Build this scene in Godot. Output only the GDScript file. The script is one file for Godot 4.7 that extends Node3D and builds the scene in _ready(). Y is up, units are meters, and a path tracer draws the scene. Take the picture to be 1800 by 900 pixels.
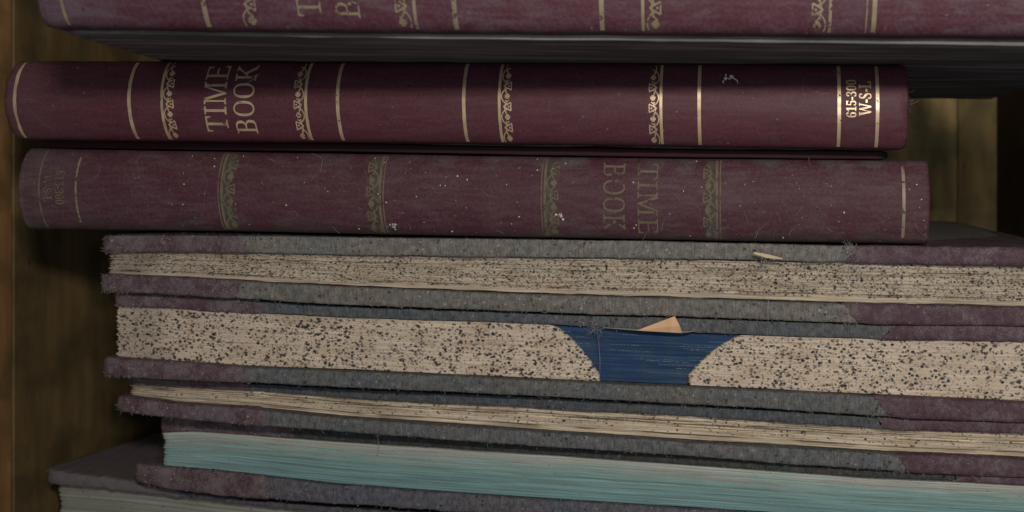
extends Node3D
# A stack of old ledgers and time books in a wooden cupboard. Lengths of books are in millimetres in the tables below, metres in the scene.

const MM := 0.001
var rng := RandomNumberGenerator.new()
var wob := FastNoiseLite.new()      # slow waves
var rough := FastNoiseLite.new()    # lumps
var M := {}
var taken := {}


func _ready() -> void:
	rng.seed = 7
	wob.seed = 3; wob.frequency = 0.02; wob.fractal_octaves = 3
	rough.seed = 9; rough.frequency = 0.35; rough.fractal_octaves = 3
	camera_and_light()
	materials()
	cupboard()
	time_book_above()
	time_book_gilt()
	time_book_dusty()
	ledgers()
	loose_bits()


# ------------------------------------------------------------------ camera, light
func camera_and_light() -> void:
	var cam := Camera3D.new()
	cam.name = "camera"
	cam.projection = Camera3D.PROJECTION_FRUSTUM
	cam.near = 0.05
	cam.far = 20.0
	cam.size = 0.05 * 900.0 / 1750.0
	cam.frustum_offset = Vector2(-400.0, -105.0) / 1750.0 * 0.05
	cam.position = Vector3(0, 0.165, 0)
	var at := CameraAttributesPhysical.new()
	at.exposure_aperture = 11.0
	at.frustum_focus_distance = 0.355
	at.frustum_focal_length = 28.0
	cam.attributes = at
	add_child(cam)
	cam.current = true
	var we := WorldEnvironment.new()
	we.name = "world_environment"
	var e := Environment.new()
	e.background_mode = Environment.BG_COLOR
	e.background_color = Color(0.060, 0.060, 0.066).linear_to_srgb()
	e.tonemap_mode = Environment.TONE_MAPPER_LINEAR
	e.tonemap_exposure = 1.0
	e.sdfgi_enabled = true
	e.ssao_enabled = true
	e.ssil_enabled = true
	we.environment = e
	add_child(we)
	var l := AreaLight3D.new()
	l.name = "lamp_light"
	l.area_size = Vector2(0.06, 0.036)
	l.light_color = Color(1.0, 0.965, 0.915)
	l.light_energy = 0.152
	l.area_range = 6.0
	l.shadow_enabled = true
	l.position = Vector3(0.075, 0.292, 0.135)
	add_child(l)
	l.look_at(Vector3(-0.02, 0.14, -0.36))
	var f := AreaLight3D.new()      # soft frontal fill, added to brighten the gap right of the stack
	f.name = "frontal_fill_light"
	f.area_size = Vector2(0.9, 0.7)
	f.light_color = Color(0.94, 0.97, 1.0)
	f.light_energy = 0.26
	f.area_range = 8.0
	f.shadow_enabled = true
	f.position = Vector3(0.20, 0.10, 0.92)
	add_child(f)
	f.look_at(Vector3(0.0, 0.15, -0.4))


# ------------------------------------------------------------------ textures
func field(w: int, h: int, freq: float, sd: int, oct := 3, sx := 1, sy := 1) -> PackedByteArray:
	var n := FastNoiseLite.new()
	n.noise_type = FastNoiseLite.TYPE_SIMPLEX_SMOOTH
	n.seed = sd
	n.frequency = freq
	n.fractal_octaves = oct
	var im := n.get_seamless_image(maxi(w / sx, 8), maxi(h / sy, 8), false, false, 0.1, true)
	im.resize(w, h, Image.INTERPOLATE_CUBIC)
	im.convert(Image.FORMAT_L8)
	return im.get_data()


func tex(w: int, h: int, data: PackedByteArray, f := Image.FORMAT_RGB8) -> ImageTexture:
	return ImageTexture.create_from_image(Image.create_from_data(w, h, false, f, data))


func s8(c: float) -> int:      # a linear value as an sRGB byte
	return int(clampf(pow(maxf(c, 0.0), 1.0 / 2.2), 0.0, 1.0) * 255.0)


func put3(d: PackedByteArray, at: int, c: Vector3) -> void:
	d[at] = s8(c.x); d[at + 1] = s8(c.y); d[at + 2] = s8(c.z)


func mat(name: String, albedo: Texture2D, height: Texture2D, bump_mm: float, r: float, spec := 0.5, scale := Vector3.ONE) -> StandardMaterial3D:
	var m := StandardMaterial3D.new()
	m.resource_name = name
	m.albedo_texture = albedo
	m.roughness = r
	m.metallic_specular = spec
	m.uv1_scale = scale
	if height:
		m.heightmap_enabled = true
		m.heightmap_texture = height
		m.heightmap_scale = bump_mm * 0.1
	M[name] = m
	return m


func spots(d: PackedByteArray, w: int, h: int, n: int, rmin: float, rmax: float, c: Vector3, strong: float, sy := 1.0, y0 := 0.0, y1 := 1.0, d3 := 3) -> void:
	for i in n:
		var cx := rng.randf() * w
		var cy := lerpf(y0, y1, rng.randf()) * h
		if sy > 0.85 and rough.get_noise_2d(cx * 0.03, cy * 0.05 + n) * 0.9 + wob.get_noise_2d(cx * 0.2, n) * 0.6 < rng.randf_range(-0.85, 0.25): continue
		var r := lerpf(rmin, rmax, pow(rng.randf(), 1.7))
		var k := strong * rng.randf_range(0.45, 1.0)
		var ex := rng.randf_range(0.75, 1.35)
		for y in range(int(cy - r * sy) - 1, int(cy + r * sy) + 2):
			if y < 0 or y >= h: continue
			for x in range(int(cx - r * ex) - 1, int(cx + r * ex) + 2):
				var q := Vector2((x - cx) / ex, (y - cy) / sy).length() / r
				var a := clampf((1.25 - q) * 2.0, 0.0, 1.0) * k
				if a <= 0.0: continue
				var p := (y * w + posmod(x, w)) * d3
				d[p] = int(lerpf(d[p], s8(c.x), a))
				if d3 == 3:
					d[p + 1] = int(lerpf(d[p + 1], s8(c.y), a))
					d[p + 2] = int(lerpf(d[p + 2], s8(c.z), a))


func scratches(d: PackedByteArray, w: int, h: int, n: int, c: Vector3, strong: float, along := false) -> void:
	for i in n:
		var p := Vector2(rng.randf() * w, rng.randf() * h)
		var a := rng.randf() * TAU if not along else rng.randf_range(-0.15, 0.15)
		var turn := rng.randf_range(-0.06, 0.06)
		var k := strong * rng.randf_range(0.3, 1.0)
		for s in rng.randi_range(12, 60):
			p += Vector2(cos(a), sin(a))
			a += turn + rng.randf_range(-0.08, 0.08)
			if p.y < 0 or p.y >= h: break
			var q := (int(p.y) * w + posmod(int(p.x), w)) * 3
			d[q] = int(lerpf(d[q], s8(c.x), k)); d[q + 1] = int(lerpf(d[q + 1], s8(c.y), k)); d[q + 2] = int(lerpf(d[q + 2], s8(c.z), k))


func leather(name: String, sd: int, base: Vector3, dust: Vector3, haze: float, low_grime: float, top_dust: float, left_dust: float, specks: int, r: float) -> void:
	var w := 1536
	var h := 160
	var fine := field(w, h, 0.35, sd, 2)
	var grain := field(w, h, 0.12, sd + 1, 4)
	var patch := field(w, h, 0.012, sd + 2, 5)
	var streak := field(w, h, 0.09, sd + 3, 4, 8, 1)
	var d := PackedByteArray(); d.resize(w * h * 3)
	var hd := PackedByteArray(); hd.resize(w * h)
	for y in h:
		var v := float(y) / h
		for x in w:
			var i := y * w + x
			var u := float(x) / w
			var f := fine[i] / 255.0
			var g := grain[i] / 255.0
			var p := patch[i] / 255.0
			var s := streak[i] / 255.0
			var c := base * (0.50 + 0.40 * g + 0.35 * s + 0.30 * f)
			var k := haze * clampf(p * 0.75 + (f - 0.5) * 1.1 + (s - 0.5) * 0.9 + (g - 0.5) * 1.2 - 0.05, 0.0, 1.0)
			k += left_dust * clampf(1.0 - u * 9.0, 0.0, 1.0) * (0.4 + f)
			k += top_dust * clampf(1.0 - v * 7.0 + (p - 0.5) * 2.2, 0.0, 1.0) * (0.3 + 0.9 * g) * clampf(u * 1.6 - 0.25, 0.15, 1.0)
			c = c.lerp(dust, clampf(k, 0.0, 0.85))
			var gr := low_grime * clampf((v - 0.82) * 7.0 + (p - 0.5) * 1.6 + (f - 0.5) * 1.0, 0.0, 1.0)
			c = c.lerp(Vector3(0.045, 0.042, 0.038) * (0.6 + 0.8 * f), gr)
			put3(d, i * 3, c)
			hd[i] = int(clampf(120.0 + (f - 0.5) * 170.0 + (s - 0.5) * 60.0, 0, 255))
	var smear := field(w, h, 0.05, sd + 4, 5, 3, 1)
	var film := field(w, h, 0.006, sd + 5, 3)
	for i in w * h:
		var v := float(i / w) / h
		var k := haze * 0.75 * clampf(smear[i] / 255.0 * 3.0 - 1.75 + (film[i] / 255.0 - 0.5) * 1.6 + 0.5 * absf(v - 0.5), 0.0, 0.75) * (0.5 + fine[i] / 255.0)
		if k > 0.0:
			for e in 3: d[i * 3 + e] = int(lerpf(d[i * 3 + e], s8([0.150, 0.140, 0.138][e]), minf(k, 0.8)))
	scratches(d, w, h, specks / 4, dust * 1.7, 0.5)
	spots(d, w, h, specks, 0.5, 1.7, Vector3(0.27, 0.25, 0.24), 0.7)
	spots(d, w, h, specks / 3, 0.7, 1.8, base * 0.25, 0.8)
	mat(name, tex(w, h, d), tex(w, h, hd, Image.FORMAT_L8), 0.09, r, 0.40)


func materials() -> void:
	leather("spine_gilt", 11, Vector3(0.082, 0.0195, 0.0295), Vector3(0.105, 0.070, 0.088), 0.13, 0.10, 0.05, 0.30, 170, 0.58)
	leather("spine_dusty", 31, Vector3(0.070, 0.0185, 0.030), Vector3(0.098, 0.082, 0.088), 0.36, 0.62, 0.9, 0.30, 260, 0.68)
	leather("spine_above", 51, Vector3(0.080, 0.020, 0.032), Vector3(0.105, 0.072, 0.102), 0.52, 0.0, 0.0, 0.5, 160, 0.68)
	# grey cloth of the ledger covers
	var w := 1536
	var h := 192
	var fine := field(w, h, 0.42, 71, 2)
	var lump := field(w, h, 0.06, 72, 4)
	var patch := field(w, h, 0.010, 73, 4)
	var hair := field(w, h, 0.3, 74, 2, 1, 6)
	var d := PackedByteArray(); d.resize(w * h * 3)
	var hd := PackedByteArray(); hd.resize(w * h)
	for i in w * h:
		var f := fine[i] / 255.0
		var g := lump[i] / 255.0
		var p := patch[i] / 255.0
		var q := hair[i] / 255.0
		var t := 0.135 + 0.085 * clampf(g * 1.6 - 0.5, 0.0, 1.0) + 0.20 * (f - 0.45) + 0.12 * (q - 0.45)
		var c := Vector3(1.0, 0.985, 0.975).lerp(Vector3(0.90, 0.98, 1.06), clampf(p * 2.0 - 0.7, 0, 1)) * maxf(t, 0.025)
		put3(d, i * 3, c)
		hd[i] = int(clampf(70.0 + f * 70.0 + g * 60.0 + q * 50.0, 0, 255))
	spots(d, w, h, 1300, 0.7, 1.9, Vector3(0.50, 0.48, 0.45), 0.7)
	spots(d, w, h, 900, 0.8, 2.4, Vector3(0.02, 0.02, 0.02), 0.65)
	scratches(d, w, h, 420, Vector3(0.34, 0.33, 0.31), 0.5)
	var cloth := tex(w, h, d)
	var cloth_h := tex(w, h, hd, Image.FORMAT_L8)
	for k in 10:      # the same cloth, cut from other places, some of it dirtier
		var m := mat("cloth_%d" % k, cloth, cloth_h, 0.13, 0.95, 0.25)
		m.uv1_offset = Vector3(0.237 * k, 0.31 * k, 0)
		m.albedo_color = [Color(1, 0.97, 0.93), Color(0.97, 0.94, 0.90), Color(0.78, 0.80, 0.82), Color(0.86, 0.86, 0.85), Color(0.72, 0.74, 0.76), Color(0.86, 0.86, 0.86), Color(0.62, 0.62, 0.60), Color(0.82, 0.81, 0.86), Color(0.80, 0.76, 0.80), Color(0.66, 0.60, 0.58)][k]
	# maroon leather of the corners
	w = 768
	h = 192
	fine = field(w, h, 0.38, 81, 2)
	lump = field(w, h, 0.07, 82, 4)
	patch = field(w, h, 0.014, 83, 5)
	for v in 2:
		d = PackedByteArray(); d.resize(w * h * 3)
		hd = PackedByteArray(); hd.resize(w * h)
		for i in w * h:
			var f := fine[i] / 255.0
			var g := lump[i] / 255.0
			var p := patch[i] / 255.0
			var c := Vector3(0.072, 0.033, 0.046) * (0.55 + 0.45 * g + 0.5 * f)
			var k := clampf(p * 0.9 - (0.0 if v == 0 else 0.30) + (f - 0.5) * 1.3 + (g - 0.5) * 0.7, 0.0, 0.85)
			c = c.lerp(Vector3(0.185, 0.155, 0.165), k)
			put3(d, i * 3, c)
			hd[i] = int(clampf(60.0 + f * 60.0 + g * 110.0, 0, 255))
		spots(d, w, h, 500 if v == 0 else 160, 0.7, 1.9, Vector3(0.40, 0.38, 0.36), 0.7)
		scratches(d, w, h, 60, Vector3(0.3, 0.27, 0.27), 0.45)
		mat(["corner_dusty", "corner_clean"][v], tex(w, h, d), tex(w, h, hd, Image.FORMAT_L8), 0.12, 0.72, 0.4)
	var lil: StandardMaterial3D = M.corner_dusty.duplicate()
	lil.resource_name = "corner_lilac"
	lil.detail_enabled = true
	lil.detail_blend_mode = BaseMaterial3D.BLEND_MODE_MIX
	var flat := Image.create_empty(8, 8, false, Image.FORMAT_RGBA8)
	flat.fill(Color(Color(0.150, 0.134, 0.146).linear_to_srgb(), 0.75))
	lil.detail_albedo = ImageTexture.create_from_image(flat)
	M.corner_lilac = lil
	# underside of the topmost book: dark cloth rubbed into streaks
	w = 1024
	h = 512
	fine = field(w, h, 0.3, 91, 3)
	lump = field(w, h, 0.05, 92, 4, 12, 1)
	patch = field(w, h, 0.02, 93, 4, 4, 1)
	d = PackedByteArray(); d.resize(w * h * 3)
	for i in w * h:
		var g := lump[i] / 255.0
		var t := 0.075 + 0.12 * clampf(g * 2.0 - 0.8, 0, 1) + 0.05 * clampf(patch[i] / 255.0 * 2.0 - 1.0, 0, 1) + 0.02 * fine[i] / 255.0
		put3(d, i * 3, Vector3(1.72, 1.58, 1.54) * t)
	scratches(d, w, h, 260, Vector3(0.30, 0.28, 0.26), 0.55, true)
	spots(d, w, h, 300, 0.7, 1.8, Vector3(0.24, 0.23, 0.21), 0.5)
	mat("underside", tex(w, h, d), null, 0.0, 0.85, 0.3)
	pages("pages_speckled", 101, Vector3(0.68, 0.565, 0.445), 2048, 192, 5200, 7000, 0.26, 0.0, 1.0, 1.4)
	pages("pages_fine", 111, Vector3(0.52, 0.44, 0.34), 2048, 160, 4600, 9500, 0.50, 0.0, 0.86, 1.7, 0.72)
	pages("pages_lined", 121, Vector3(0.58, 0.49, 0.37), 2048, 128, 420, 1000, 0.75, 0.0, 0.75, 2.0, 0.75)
	pages("pages_green", 131, Vector3(0.50, 0.50, 0.455), 2048, 160, 0, 300, 0.34, 1.0, 1.0)
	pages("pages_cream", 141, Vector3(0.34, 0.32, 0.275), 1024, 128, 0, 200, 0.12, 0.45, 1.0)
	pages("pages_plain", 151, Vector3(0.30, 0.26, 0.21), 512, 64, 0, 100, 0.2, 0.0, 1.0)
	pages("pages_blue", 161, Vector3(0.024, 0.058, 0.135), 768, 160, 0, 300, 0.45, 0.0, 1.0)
	# wood
	w = 512
	h = 1024
	fine = field(w, h, 0.30, 171, 3, 1, 16)
	lump = field(w, h, 0.035, 172, 4, 1, 6)
	patch = field(w, h, 0.014, 173, 5)
	d = PackedByteArray(); d.resize(w * h * 3)
	hd = PackedByteArray(); hd.resize(w * h)
	for i in w * h:
		var f := fine[i] / 255.0
		var g := lump[i] / 255.0
		var p := patch[i] / 255.0
		var c := Vector3(0.50, 0.365, 0.215).lerp(Vector3(0.33, 0.237, 0.138), clampf(g * 1.6 - 0.3, 0, 1)) * (0.88 + 0.2 * f)
		c = c.lerp(Vector3(0.15, 0.128, 0.082), clampf(p * 1.9 - 0.75, 0, 0.7))
		put3(d, i * 3, c)
		hd[i] = int(clampf(80 + f * 80 + g * 60, 0, 255))
	spots(d, w, h, 60, 1.0, 6.0, Vector3(0.06, 0.04, 0.02), 0.5, 1.6)
	var wt := tex(w, h, d)
	var wh := tex(w, h, hd, Image.FORMAT_L8)
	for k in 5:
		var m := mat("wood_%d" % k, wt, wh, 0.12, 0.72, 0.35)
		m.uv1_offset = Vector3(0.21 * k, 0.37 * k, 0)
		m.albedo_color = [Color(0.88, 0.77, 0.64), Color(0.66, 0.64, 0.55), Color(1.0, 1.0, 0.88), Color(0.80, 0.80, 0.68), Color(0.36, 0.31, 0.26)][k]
	# gilding, worn away where its alpha is low
	for k in 4:
		w = 768
		h = 96
		fine = field(w, h, 0.28, 181 + k, 3)
		lump = field(w, h, 0.05, 191 + k, 3)
		d = PackedByteArray(); d.resize(w * h * 4)
		var c0: Vector3 = [Vector3(0.62, 0.47, 0.30), Vector3(0.140, 0.115, 0.075), Vector3(0.27, 0.22, 0.14), Vector3(0.064, 0.054, 0.038)][k]
		var cut: float = [0.31, 0.38, 0.40, 0.44][k]
		for i in w * h:
			var f := fine[i] / 255.0
			var g := lump[i] / 255.0
			put3(d, i * 4, c0 * (0.72 + 0.5 * g))
			d[i * 4 + 3] = int(clampf((f * 0.6 + g * 0.5 - cut) * 6.0 + 0.5, 0.0, 1.0) * 255.0)
		var m := mat(["gilt_bright", "gilt_dull", "gilt_faded", "tarnish"][k], tex(w, h, d, Image.FORMAT_RGBA8), null, 0.0, [0.42, 0.75, 0.6, 0.85][k], 0.5)
		m.metallic = [0.45, 0.1, 0.25, 0.0][k]
		m.transparency = BaseMaterial3D.TRANSPARENCY_ALPHA_SCISSOR
		m.alpha_scissor_threshold = 0.5
	for a in [["lint", Color(0.36, 0.35, 0.33), 0.95], ["lint_dark", Color(0.16, 0.13, 0.12), 0.95], ["flake", Color(0.62, 0.58, 0.52), 0.9], ["slip", Color(0.70, 0.45, 0.26), 0.85], ["straw", Color(0.56, 0.47, 0.29), 0.7], ["shaded_board_edge", Color(0.038, 0.013, 0.016), 0.7]]:  # last one: maroon darkened to hold the shadow under the gilt spine
		var m := StandardMaterial3D.new()
		m.resource_name = a[0]
		m.albedo_color = (a[1] as Color).linear_to_srgb()
		m.roughness = a[2]
		m.metallic_specular = 0.3
		M[a[0]] = m
	var sw := 256
	var sf := field(sw, sw, 0.05, 201, 4, 1, 6)
	var sd := PackedByteArray(); sd.resize(sw * sw * 3)
	for i in sw * sw:
		put3(sd, i * 3, Vector3(0.74, 0.47, 0.27) * (0.8 + 0.3 * sf[i] / 255.0))
	(M.slip as StandardMaterial3D).albedo_color = Color.WHITE
	(M.slip as StandardMaterial3D).albedo_texture = tex(sw, sw, sd)


func pages(name: String, sd: int, base: Vector3, w: int, h: int, big: int, small: int, lines: float, green: float, speck_low: float, tall := 1.0, drop := 1.0) -> void:
	var fine := field(w, h, 0.33, sd, 2, 3, 1)
	var streak := field(w, h, 0.14, sd + 1, 4, 48, 1)
	var patch := field(w, h, 0.008, sd + 2, 4)
	var sheet := field(w, h, 0.085 * tall if tall > 1.0 else 0.11, sd + 3, 4, 48, 1)
	var d := PackedByteArray(); d.resize(w * h * 3)
	var hd := PackedByteArray(); hd.resize(w * h)
	for y in h:
		var v := float(y) / h
		for x in w:
			var i := y * w + x
			var s := streak[i] / 255.0
			var l := sheet[i] / 255.0
			var p := patch[i] / 255.0
			var f := fine[i] / 255.0
			var c := base
			if green > 0.0:
				var dye := clampf((v - 0.04) * 2.6 + (s - 0.5) * 1.1 + (l - 0.5) * 1.3 + (p - 0.5) * 0.2, 0.0, 1.0) * green * clampf(0.80 + float(x) / w * 1.5, 0.3, 1.0)
				c = c.lerp(Vector3(0.235, 0.385, 0.360).lerp(Vector3(0.160, 0.310, 0.325), clampf(v * 1.2 - 0.1 + (l - 0.5) * 0.8, 0.0, 1.0)), dye * 0.92)
				c = c * (0.80 + 0.40 * s)
			c = c * (0.86 + lines * 1.6 * (l - 0.5) + 0.22 * (s - 0.4) + 0.14 * (f - 0.5))
			c = c.lerp(c * Vector3(0.80, 0.74, 0.68), clampf(p * 1.8 - 0.8, 0.0, 0.6 if green < 0.9 else 0.12))
			if green == 0.0 and name != "pages_blue":
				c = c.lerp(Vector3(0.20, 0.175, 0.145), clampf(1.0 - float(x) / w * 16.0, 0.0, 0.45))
			put3(d, i * 3, c)
			hd[i] = int(clampf(128 + (l - 0.5) * 150 + (f - 0.5) * 60, 0, 255))
	if name == "pages_blue":      # dye rubbed thin in places
		for i in w * h:
			var t := clampf(patch[i] / 255.0 * 1.5 - 0.55 + (sheet[i] / 255.0 - 0.5) * 0.9, 0.0, 1.0) * 0.42
			for e in 3: d[i * 3 + e] = int(lerpf(d[i * 3 + e], s8([0.085, 0.125, 0.175][e]), t))
	spots(d, w, h, small, 0.6, 2.0, Vector3(0.13, 0.105, 0.095), 0.8, tall, 0.02, speck_low)
	spots(d, w, h, big / 10, 1.8, 3.8, Vector3(0.13, 0.15, 0.15), 0.6, tall, 0.03, speck_low)
	spots(d, w, h, big, 0.9 * drop, 3.5 * drop, Vector3(0.032, 0.028, 0.030), 1.0, tall, 0.03, speck_low)
	if name == "pages_blue":
		for k in 34:
			var y := rng.randi_range(10, h - 6)
			var x0 := rng.randi_range(0, w - 10)
			for x in range(x0, mini(x0 + rng.randi_range(40, 210), w)):
				if rng.randf() < 0.55:
					put3(d, (y * w + x) * 3, Vector3(0.40, 0.45, 0.50) * rng.randf_range(0.5, 1.0))
	mat(name, tex(w, h, d), tex(w, h, hd, Image.FORMAT_L8), 0.16, 0.9, 0.25)


# ------------------------------------------------------------------ nodes and meshes
func numbered(called: String) -> String:
	taken[called] = taken.get(called, 0) + 1
	return called if taken[called] == 1 else "%s_%03d" % [called, taken[called] - 1]


func thing(called: String, label: String, category: String, at := Vector3.ZERO, yaw := 0.0, group := "") -> Node3D:
	var o := Node3D.new()
	o.name = numbered(called)
	o.position = at
	o.rotation.y = -deg_to_rad(yaw)
	tag(o, label, category, group)
	add_child(o)
	return o


func tag(o: Node3D, label: String, category: String, group := "") -> void:
	o.set_meta("label", label)
	o.set_meta("category", category)
	if group:
		o.set_meta("group", group)


func blank() -> Dictionary:
	return {"v": PackedVector3Array(), "n": PackedVector3Array(), "u": PackedVector2Array(), "i": PackedInt32Array()}


func commit(called: String, a: Dictionary, m: Material, parent: Node3D) -> MeshInstance3D:
	var arr := []
	arr.resize(Mesh.ARRAY_MAX)
	arr[Mesh.ARRAY_VERTEX] = a.v; arr[Mesh.ARRAY_NORMAL] = a.n; arr[Mesh.ARRAY_TEX_UV] = a.u; arr[Mesh.ARRAY_INDEX] = a.i
	var st := SurfaceTool.new()
	st.create_from_arrays(arr)
	st.generate_tangents()
	var o := MeshInstance3D.new()
	o.mesh = st.commit()
	o.mesh.surface_set_material(0, m)
	if parent == self:
		o.name = numbered(called)
		add_child(o)
	else:
		var n := called
		var k := 0
		while parent.has_node(n):
			k += 1
			n = "%s_%03d" % [called, k]
		o.name = n
		parent.add_child(o, true)
	return o


func grid(a: Dictionary, p: PackedVector3Array, uv: PackedVector2Array, ni: int, nj: int) -> void:
	var off: int = a.v.size()
	var n := PackedVector3Array()
	n.resize(p.size())
	var idx := PackedInt32Array()
	for i in ni - 1:
		for j in nj - 1:
			var q := i * nj + j
			var fn := (p[q + 1] - p[q + nj]).cross(p[q + nj + 1] - p[q])      # outward
			if fn.length_squared() < 1e-20: continue
			n[q] += fn; n[q + 1] += fn; n[q + nj] += fn; n[q + nj + 1] += fn
			idx.append_array([off + q, off + q + nj, off + q + 1, off + q + nj, off + q + nj + 1, off + q + 1])
	for k in n.size():
		n[k] = n[k].normalized() if n[k].length_squared() > 0.0 else Vector3.BACK
	a.v.append_array(p); a.n.append_array(n); a.u.append_array(uv); a.i.append_array(idx)


func tri(a: Dictionary, p0: Vector3, p1: Vector3, p2: Vector3, uv := Vector2(0.5, 0.5)) -> void:      # clockwise from outside
	var n := (p2 - p0).cross(p1 - p0).normalized()
	var k: int = a.v.size()
	for p in [p0, p1, p2]:
		a.v.append(p); a.n.append(n); a.u.append(uv + Vector2(p.x, p.y) * 8.0)
	a.i.append_array([k, k + 1, k + 2])


func quad(a: Dictionary, p0: Vector3, p1: Vector3, p2: Vector3, p3: Vector3) -> void:
	tri(a, p0, p1, p2); tri(a, p0, p2, p3)


func tube(a: Dictionary, pts: PackedVector3Array, r: float, sides := 4) -> void:
	var p := PackedVector3Array()
	var uv := PackedVector2Array()
	for i in pts.size():
		var t := (pts[mini(i + 1, pts.size() - 1)] - pts[maxi(i - 1, 0)]).normalized()
		var s := t.cross(Vector3(0.31, 0.9, 0.3)).normalized()
		var b := s.cross(t)
		var rr := r * (1.0 if i > 0 and i < pts.size() - 1 else 0.45)
		for k in sides + 1:
			var g := TAU * k / sides
			p.append(pts[i] + (s * cos(g) + b * sin(g)) * rr)
			uv.append(Vector2(float(i) / pts.size(), float(k) / sides))
	grid(a, p, uv, pts.size(), sides + 1)


func strand(a: Dictionary, from: Vector3, dir: Vector3, length: float, r: float, curl: float, segs := 5) -> void:
	var pts := PackedVector3Array([from])
	var d := dir.normalized()
	for k in segs:
		d = (d + Vector3(rng.randf_range(-1, 1), rng.randf_range(-1, 1), rng.randf_range(-1, 1)) * curl).normalized()
		pts.append(pts[-1] + d * length / segs)
	tube(a, pts, r, 3 if r < 0.0001 else 4)


# ------------------------------------------------------------------ covers and spines as swept layers
func along(c: Array, x: float) -> float:      # a height in mm at x, from a flat list of x, y
	for k in range(0, c.size() - 2, 2):
		if x <= c[k + 2] or k == c.size() - 4:
			return lerpf(c[k + 1], c[k + 3], clampf((x - c[k]) / (c[k + 2] - c[k]), -0.2, 1.2))
	return c[1]


func soft(c: Array, x: float) -> float:
	return (along(c, x - 7.0) + along(c, x) * 2.0 + along(c, x + 7.0)) * 0.25


func layer(top: Array, bot: Array, x0: float, x1: float, depth: float, nose: float, o := {}) -> Dictionary:
	var l := {"top": top, "bot": bot, "x0": x0, "x1": x1, "d": depth, "nose": nose, "z": 0.0, "corner": 6.0, "endr": 2.5, "endk": 0.5, "rise": 0.012, "lump": 0.20, "seed": 0.0, "spine": false, "at": -1e9, "yt": 0.0, "yb": 0.0, "flare": 0.0, "flare_r": 0.0, "cut_l": 0.0}
	l.merge(o, true)
	var prof := []      # [face, value]: 0 top face at a depth, 1 the nose, 2 bottom face
	var depths := [1.0, 0.6, 0.3, 0.14, 0.07, 0.03, 0.012] if not l.spine else [1.0, 0.5]
	for t in depths: prof.append([0, t])
	var n := 12 if not l.spine else 30
	for k in n + 1: prof.append([1, 1.0 - 2.0 * k / n])
	depths.reverse()
	for t in depths: prof.append([2, t])
	l.prof = prof
	return l


func lpoint(l: Dictionary, x: float, k: int, out := 0.0) -> Vector3:
	var pr: Array = l.prof[k]
	if l.at != x:
		l.at = x
		l.yt = soft(l.top, x)
		l.yb = soft(l.bot, x)
	var yt: float = l.yt
	var yb: float = l.yb
	var e := minf(x - l.x0, l.x1 - x)
	var mid := (yt + yb) * 0.5
	var hh := (yt - yb) * 0.5
	if e < l.endr:
		hh *= lerpf(l.endk, 1.0, sqrt(maxf(0.0, 1.0 - pow(1.0 - maxf(e, 0.0) / l.endr, 2))))
	var zc: float = l.z
	if l.spine: zc += l.nose
	if e < l.corner:
		zc -= l.corner * (1.0 - sqrt(maxf(0.0, 1.0 - pow(1.0 - maxf(e, 0.0) / l.corner, 2)))) * 0.8
	var y := mid
	var z: float
	var nx := Vector3(0, 1, 0)
	var root: float = zc - l.nose
	if pr[0] == 1:
		var f: float = pr[1]
		if l.spine:
			y = mid + hh * f
			z = root + l.nose * (1.0 - f * f) - 1.6 * pow(absf(f), 14)
			nx = Vector3(0, f * 0.4, 1).normalized()
		else:
			var a := f * PI * 0.5
			y = mid + hh * signf(sin(a)) * pow(absf(sin(a)), 0.62)
			z = root + l.nose * pow(maxf(cos(a), 0.0), 0.42)
			nx = Vector3(0, sin(a), cos(a))
	else:
		var t: float = pr[1]
		y = mid + hh if pr[0] == 0 else mid - hh
		z = lerpf(root, -l.d, t)
		nx = Vector3(0, 1.0 if pr[0] == 0 else -1.0, 0)
	var back := -z
	y += l.rise * back
	var px := x
	var across: float = clampf((x - l.x0) / (l.x1 - l.x0), 0.0, 1.0)
	px += back * (l.flare * (1.0 - across) + l.flare_r * across)
	if l.cut_l != 0.0 and x < l.x0 + 60.0: px += l.cut_l * maxf(0.0, 1.0 - absf(back - 35.0) / 35.0) * (1.0 - (x - l.x0) / 60.0)
	var s: float = l.seed * 61.0
	var amp: float = l.lump
	if amp > 0.0:
		var g := rough.get_noise_3d(px * 0.55 + s, y * 0.9, z * 0.8) * amp + wob.get_noise_2d(px * 1.6 + s, y * 3.0) * amp * 1.2
		if e < 14.0 and not l.spine: g += rough.get_noise_3d(px * 1.3 + s, y * 1.5, z * 1.2) * amp * 1.3 * (1.0 - e / 14.0)
		if not l.spine and pr[0] == 1:
			var rag: float = smoothstep(0.45, 0.95, absf(pr[1]))
			g += amp * (rough.get_noise_2d(px * 3.1 + s, pr[1] * 2.0) * 0.7 * rag + rough.get_noise_3d(px * 2.4 + s, y * 4.0, 5.0) * 0.35)
		if l.spine and e < 9.0: g += (rough.get_noise_3d(px * 1.1 + s, y * 0.7, 3.0) * 0.55 + rough.get_noise_2d(px * 0.9 + s, 0.0) * 0.5) * (1.0 - e / 9.0)
		out += g
	var p := Vector3(px, y, z) + nx * out
	return p


func stations(x0: float, x1: float, n: int) -> PackedFloat32Array:
	var xs := PackedFloat32Array()
	for e in [0.0, 0.25, 0.7, 1.4, 2.4, 4.0, 6.0, 9.0]: xs.append(x0 + e)
	for k in n: xs.append(lerpf(x0 + 11.0, x1 - 11.0, float(k) / (n - 1)))
	for e in [9.0, 6.0, 4.0, 2.4, 1.4, 0.7, 0.25, 0.0]: xs.append(x1 - e)
	return xs


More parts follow.
